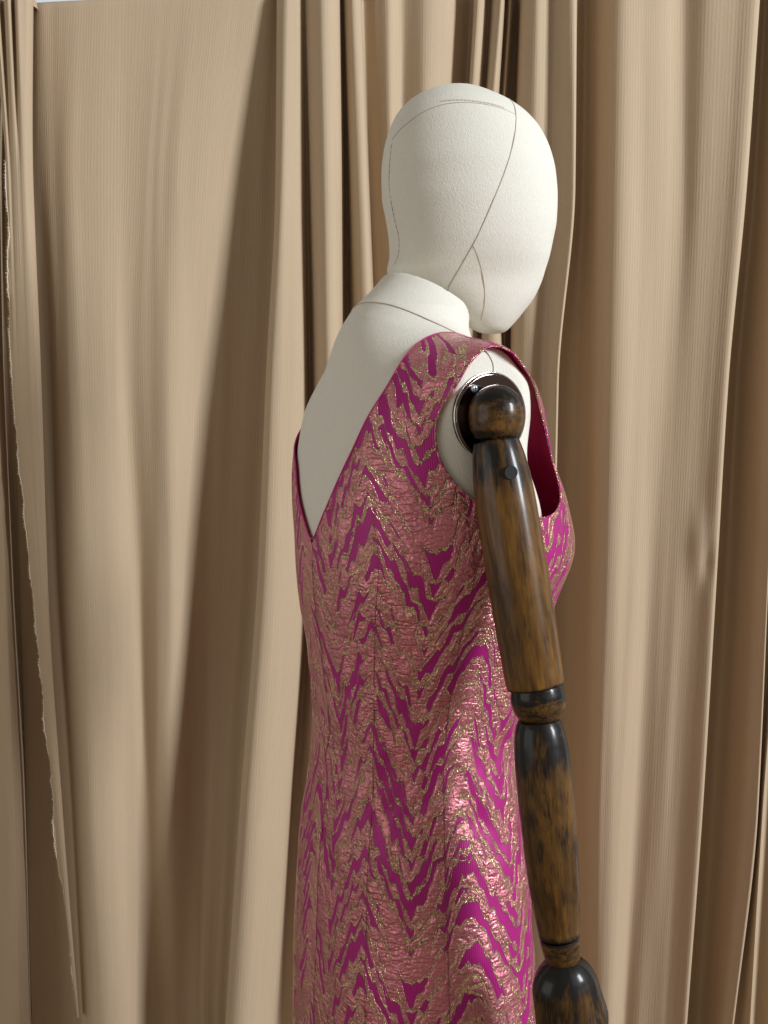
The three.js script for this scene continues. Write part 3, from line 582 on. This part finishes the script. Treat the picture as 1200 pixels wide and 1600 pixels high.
// plate on the shoulder stump
const plateC = fromFR(-0.017, 0.1605, 645);
{
  const q = new THREE.Quaternion().setFromUnitVectors(new THREE.Vector3(0, 1, 0), outR);
  const prof = [[0.0001, 0.0030], [0.030, 0.0031], [0.0385, 0.0033], [0.0398, 0.0030], [0.0404, 0.0020], [0.0410, -0.003]].map(([r, y]) => new THREE.Vector2(r, y)).reverse();
  const g = new THREE.LatheGeometry(prof, 96); g.applyQuaternion(q); g.translate(plateC.x, plateC.y, plateC.z);
  const plate = mesh('shoulder_plate', local(g), chrome, mannequin);
  const rim = new THREE.TorusGeometry(0.0411, 0.0008, 10, 96); rim.applyQuaternion(new THREE.Quaternion().setFromUnitVectors(new THREE.Vector3(0, 0, 1), outR)); rim.translate(plateC.x + outR.x * 0.001, plateC.y, plateC.z + outR.z * 0.001);
  mesh('plate_rim', local(rim), rimMetal, plate);
  // screw with a crossed slot
  const sc = (() => { const p = plateC.clone().addScaledVector(outR, 0.0032), d = at(741, 607, 0).sub(EYE); return EYE.clone().addScaledVector(d, p.clone().sub(EYE).dot(outR) / d.dot(outR)); })(), sq = q.clone();
  const headG = new THREE.LatheGeometry([[0.0001, 0.0022], [0.0018, 0.0021], [0.0032, 0.0014], [0.0037, 0.0003], [0.0037, -0.004]].map(([r, y]) => new THREE.Vector2(r, y)).reverse(), 32); headG.applyQuaternion(sq); headG.translate(sc.x, sc.y, sc.z);
  const screw = mesh('screw', local(headG), zinc, plate);
  const slots = [0.7, 0.7 + Math.PI / 2].map((a) => { const b = new THREE.BoxGeometry(0.0046, 0.0010, 0.0010); b.rotateY(a); b.translate(0, 0.0019, 0); b.applyQuaternion(sq); b.translate(sc.x, sc.y, sc.z); return b; });
  screw.material = zinc; mesh('screw_slot', local(mergeGeometries(slots)), blackMat, plate);
}
// shoulder knob: a turned drum with domed ends, axis out of the shoulder
{
  const A = plateC.clone().addScaledVector(outR, 0.002), B = ballC.clone().addScaledVector(outR, 0.026);
  const knobA = new THREE.Vector3().copy(ballC).addScaledVector(new THREE.Vector3(0, 1, 0), 0.0265), knobB = new THREE.Vector3().copy(ballC).add(new THREE.Vector3(0, -0.0245, 0));
  lathePart('shoulder_joint', knobB, knobA, rounded([[0, 0.0001], [0.002, 0.0200], [0.06, 0.0218], [0.2, 0.0248], [0.42, 0.0262], [0.62, 0.0252], [0.78, 0.0215], [0.9, 0.0148], [0.97, 0.0078], [1, 0.0002]]), wood(610, -0.04, 0.14, 0.36));
  const st = lathePart('shoulder_spindle', plateC.clone().addScaledVector(outR, -0.002), ballC, rounded([[0, 0.028], [0.2, 0.027], [0.6, 0.022], [1, 0.018]]), blackMat);
}
const upper = lathePart('upper_arm', armTop, armEnd, rounded([[0, 0.0001], [0.001, 0.0190], [0.004, 0.0202], [0.03, 0.0222], [0.09, 0.0250], [0.17, 0.0272], [0.30, 0.0284], [0.5, 0.0288], [0.7, 0.0286], [0.85, 0.0280], [0.975, 0.0272], [0.992, 0.0266], [0.999, 0.0250], [1, 0.0001]]), wood(620, -0.20, 0.2, 0.02));
{                                              // black wooden plug let into the upper arm
  const p = at(796, 738, ZB + 0.0318), d = new THREE.Vector3(0.25, 0.0, 0.97).normalize();
  const g = new THREE.CylinderGeometry(0.0062, 0.0062, 0.012, 32); g.applyQuaternion(new THREE.Quaternion().setFromUnitVectors(new THREE.Vector3(0, 1, 0), d)); g.translate(p.x, p.y, p.z - 0.0035);
  mesh('dowel_plug', local(g), blackMat, upper);
}
lathePart('elbow_joint', elbB, elbA, rounded([[0, 0.0001], [0.004, 0.0140], [0.08, 0.0172], [0.25, 0.0220], [0.45, 0.0250], [0.7, 0.0256], [0.92, 0.0246], [1, 0.0236]]), wood(630, 0.03, 0.05, 0.42));
lathePart('forearm', foreA, foreB, rounded([[0, 0.0001], [0.001, 0.0180], [0.012, 0.0194], [0.05, 0.0226], [0.12, 0.0250], [0.22, 0.0262], [0.4, 0.0262], [0.6, 0.0254], [0.75, 0.0242], [0.88, 0.0216], [0.97, 0.0194], [0.998, 0.0188], [1, 0.0001]]), wood(640, -0.02, 0.2, 0.03));
lathePart('wrist_joint', wrB, wrA, rounded([[0, 0.0001], [0.004, 0.0150], [0.1, 0.0162], [0.5, 0.0182], [0.85, 0.0190], [1, 0.0188]]), wood(650, 0.0, 0.06, 0.12));
{                                              // hand: back of the hand, four fingers and a thumb, hanging down past the frame
  const H0 = at(879, 1496, ZW), mm = mW;
  const dn = new THREE.Vector3(0.09, -1, 0.06).normalize(), fw = new THREE.Vector3(0.93, 0.08, -0.35).normalize(), out = new THREE.Vector3().crossVectors(dn, fw).normalize();
  const J = (d, f, o = 0) => H0.clone().addScaledVector(dn, d).addScaledVector(fw, f).addScaledVector(out, o);
  const bones = [[J(0.020, 0.001), J(0.058, 0.006), 0.0235, 0.031], [J(0.03, 0.012), J(0.085, 0.024), 0.018, 0.014], [J(0.03, 0.0), J(0.09, 0.006), 0.020, 0.014], [J(0.03, -0.012), J(0.085, -0.014), 0.018, 0.014]];
  const fing = [[0.028, 0.165, 0.0085], [0.009, 0.176, 0.0088], [-0.008, 0.168, 0.0084], [-0.023, 0.148, 0.0074]];
  const fb = fing.map(([f, len, r]) => [J(0.078, f * 0.85), J(lerp(0.085, len, 0.5), f * 1.1, -0.003), J(len, f * 1.15, -0.014), r]);
  const th = [J(0.060, 0.022, -0.006), J(0.10, 0.046, -0.014), J(0.13, 0.048, -0.02)];
  const f = (x, y, z) => {
    let d = 9; for (const b of bones) d = smin(d, cone(x, y, z, b[0], b[1], b[2], b[3]), 0.016);
    for (const b of fb) { const k = Math.min(cone(x, y, z, b[0], b[1], b[3], b[3] * 0.95), cone(x, y, z, b[1], b[2], b[3] * 0.95, b[3] * 0.78)); d = smin(d, k, 0.005); }
    d = smin(d, Math.min(cone(x, y, z, th[0], th[1], 0.013, 0.0095), cone(x, y, z, th[1], th[2], 0.0095, 0.0075)), 0.01);
    const top = (x - H0.x) * dn.x + (y - H0.y) * dn.y + (z - H0.z) * dn.z; // flat turned top
    return -smin(-d, top - 0.0, 0.003);
  };
  const n = netOf(f, [H0.x - 0.07, H0.y - 0.2, H0.z - 0.08], [H0.x + 0.1, H0.y + 0.02, H0.z + 0.09], 0.003);
  mesh('hand', local(geoOf(n, (x, y, z) => [Math.atan2(x - H0.x, z - H0.z) / 6.283, (y - H0.y + 0.2) / 0.2])), wood(660, -0.03, 0, 0.14), mannequin);
}
// stand under the figure, below the frame
mesh('stand_pole', (() => { const g = new THREE.CylinderGeometry(0.016, 0.016, 0.86, 24); g.translate(0, 0.45, 0); return g; })(), rimMetal, mannequin);
mesh('stand_base', new THREE.LatheGeometry([[0.0001, 0.03], [0.03, 0.028], [0.17, 0.012], [0.185, 0.006], [0.185, 0]].map(([r, y]) => new THREE.Vector2(r, y)).reverse(), 48), rimMetal, mannequin);

// ------------------------------------------------------------------ dress
const neckBack = tab([[levY(836), 0.0], [levY(800), 0.020], [levY(760), 0.040], [levY(690), 0.064], [levY(620), 0.079], [levY(575), 0.085], [levY(530), 0.088]]), neckFront = tab([[levY(665), 0.0], [levY(640), 0.05], [levY(600), 0.075], [levY(550), 0.086], [levY(530), 0.088]]);
const holeRaw = [[-0.014, 548], [-0.034, 560], [-0.052, 584], [-0.063, 622], [-0.067, 660], [-0.066, 700], [-0.054, 744], [-0.024, 778], [0.020, 790], [0.058, 786], [0.078, 764], [0.080, 724], [0.064, 668], [0.040, 612], [0.012, 566]].map(([f, py]) => new THREE.Vector2(f, levY(py)));
const holePoly = new THREE.CatmullRomCurve3(holeRaw.map((p) => new THREE.Vector3(p.x, p.y, 0)), true).getPoints(140).slice(0, -1);
function polyDist(x, y) { let d = 9, s = 1; for (let i = 0, j = holePoly.length - 1; i < holePoly.length; j = i++) { const a = holePoly[i], b = holePoly[j], ex = b.x - a.x, ey = b.y - a.y, wx = x - a.x, wy = y - a.y, t = clamp((wx * ex + wy * ey) / (ex * ex + ey * ey)); d = Math.min(d, Math.hypot(wx - ex * t, wy - ey * t)); if ((a.y > y) !== (b.y > y) && x < (b.x - a.x) * (y - a.y) / (b.y - a.y) + a.x) s = -s; } return s * d; }
const holeCut = (x, y, z) => { if (y < levY(830) || y > levY(530)) return 1; const [f, r] = frame(x, y, z); if (Math.abs(r) < 0.06) return 1; return polyDist(f, y); };
const neckCut = (x, y, z) => { const [f, r] = frame(x, y, z), yy = y; const lim = (f < -0.02 ? neckBack : neckFront)(yy)[0] + (r < 0 ? 0.07 * sstep(levY(735), levY(655), yy) : 0); const low = f < -0.02 ? levY(836) : levY(665); if (yy < low - 0.06) return 1; return yy < low ? Math.hypot(Math.max(0, low - yy), 0) + Math.abs(r) * 0.5 : Math.abs(r) - lim; };
const dress = thing('dress', 'sleeveless pink and magenta brocade dress with gold zigzags and a deep V back', 'dress', base.clone());
{
  const HEM = 0.28;
  const net0 = netOf(dressSolid, [-0.26, HEM - 0.02, -0.32], [0.33, 1.50, 0.22], 0.0045);
  const n1 = clipNet(net0, (x, y, z) => y - HEM), n2 = clipNet(n1, neckCut), n3 = clipNet(n2, holeCut);
  const CIRC = 0.88;
  const duv = (x, y, z) => { const [f, r] = frame(x, y, z); return [Math.atan2(f, r) / (2 * Math.PI) * 2 + 0.047, (y + 0.013) / TILE]; };
  const g = geoOf(n3, duv);
  { // the join of the pattern on the hidden far side: give the faces across it vertices of their own
    const uv = Array.from(g.attributes.uv.array), pos = Array.from(g.attributes.position.array), nor = Array.from(g.attributes.normal.array), ix = Array.from(g.index.array);
    for (let t = 0; t < ix.length; t += 3) { const us = [0, 1, 2].map((k) => uv[ix[t + k] * 2]), mx = Math.max(...us); if (mx - Math.min(...us) < 1) continue; for (let k = 0; k < 3; k++) if (us[k] < mx - 1) { const i = ix[t + k]; pos.push(pos[i * 3], pos[i * 3 + 1], pos[i * 3 + 2]); nor.push(nor[i * 3], nor[i * 3 + 1], nor[i * 3 + 2]); uv.push(us[k] + 2, uv[i * 2 + 1]); ix[t + k] = pos.length / 3 - 1; } }
    g.setAttribute('position', new THREE.Float32BufferAttribute(pos, 3)); g.setAttribute('normal', new THREE.Float32BufferAttribute(nor, 3)); g.setAttribute('uv', new THREE.Float32BufferAttribute(uv, 2)); g.setIndex(ix);
  }
  const shell = mesh('brocade_shell', local(g), brocadeMat, dress);
  const inner = { pos: n3.pos.map((v, i) => v - n3.nor[i] * 0.0018), nor: n3.nor, idx: n3.idx };
  mesh('lining', local(geoOf(inner, (x, y) => [x * 8, y * 8])), liningMat, dress);
  for (const l of loopsOf(n2)) mesh('neckline_piping', local(tube(evenly(l, 0.005, true), 0.0009, true)), pipingMat, dress);
  for (const l of loopsOf(n3)) {               // the turned edge of the arm hole is the brocade itself
    const e = evenly(l, 0.005, true), t = tube(e, 0.0011, true, 0, 8), len = e.length * 0.005, uv = t.attributes.uv;
    for (let i = 0; i < uv.count; i++) uv.setXY(i, uv.getX(i) * len / TILE, 0.3 + uv.getY(i) * 0.02);
    mesh('armhole_edge', local(t), brocadeMat, dress);
  }
  // stitched seams run on the cloth: each follows a plan angle down the height
  const onDress = (ang, y) => { const q = clamp((y - Y0) / YS, 0, YN - 1), cx = T[Math.floor(q) * 3], dx = Math.cos(ang) * SA + Math.sin(ang) * CA, dz = Math.cos(ang) * CA - Math.sin(ang) * SA; let lo = 0.02, hi = 0.3; for (let k = 0; k < 26; k++) { const m = (lo + hi) / 2; if (dressSolid(cx + dx * m, y, Z0 + dz * m) < 0) lo = m; else hi = m; } return new THREE.Vector3(cx + dx * lo, y, Z0 + dz * lo); };
  const seamLine = (a0, a1, pyA, pyB) => { const pts = []; for (let k = 0; k <= 60; k++) pts.push(onDress(lerp(a0, a1, k / 60), lerp(levY(pyA), levY(pyB), k / 60))); return tube(pts, 0.0004, false, 180, 5); };
  mesh('seam', local(seamLine(-0.30, -0.30, 830, 2300)), seamMat, shell);
  mesh('seam', local(seamLine(-0.92, -0.86, 780, 2300)), seamMat, shell);
  mesh('seam', local(seamLine(-1.57, -1.57, 842, 2300)), seamMat, shell);
}

// ------------------------------------------------------------------ the windows that light it all, off to both sides
function makeWindow(label, W, light, glow) {
  const o = thing('window', label, 'window', light.position.clone());
  if (scene.children.filter((c) => /^window(_\d+)?$/.test(c.name)).length > 1) o.name = 'window_001';
  o.quaternion.copy(light.quaternion);
  const paneMat = new S({ color: 0x000000, emissive: light.color.clone(), emissiveIntensity: glow });
  const fr = [], bar = (w, h, x, y) => { const b = new THREE.BoxGeometry(w, h, 0.07); b.translate(x, y, 0.06); fr.push(b); };
  bar(0.06, W.h + 0.12, -W.w / 2 - 0.03, 0); bar(0.06, W.h + 0.12, W.w / 2 + 0.03, 0); bar(W.w, 0.06, 0, W.h / 2 + 0.03); bar(W.w, 0.06, 0, -W.h / 2 - 0.03);
  mesh('window_frame', mergeGeometries(fr), plaster, o);
  const pane = mesh('window_pane', new THREE.BoxGeometry(W.w, W.h, 0.01), paneMat, o); pane.position.z = 0.03;
}
makeWindow('tall bright window with a white frame, off to the right of the mannequin', WIN, daylight, 1.5);
makeWindow('wide pale window with a white frame, off to the left of the curtains', WIN2, daylight2, 0.6);
renderer.render(scene, camera);
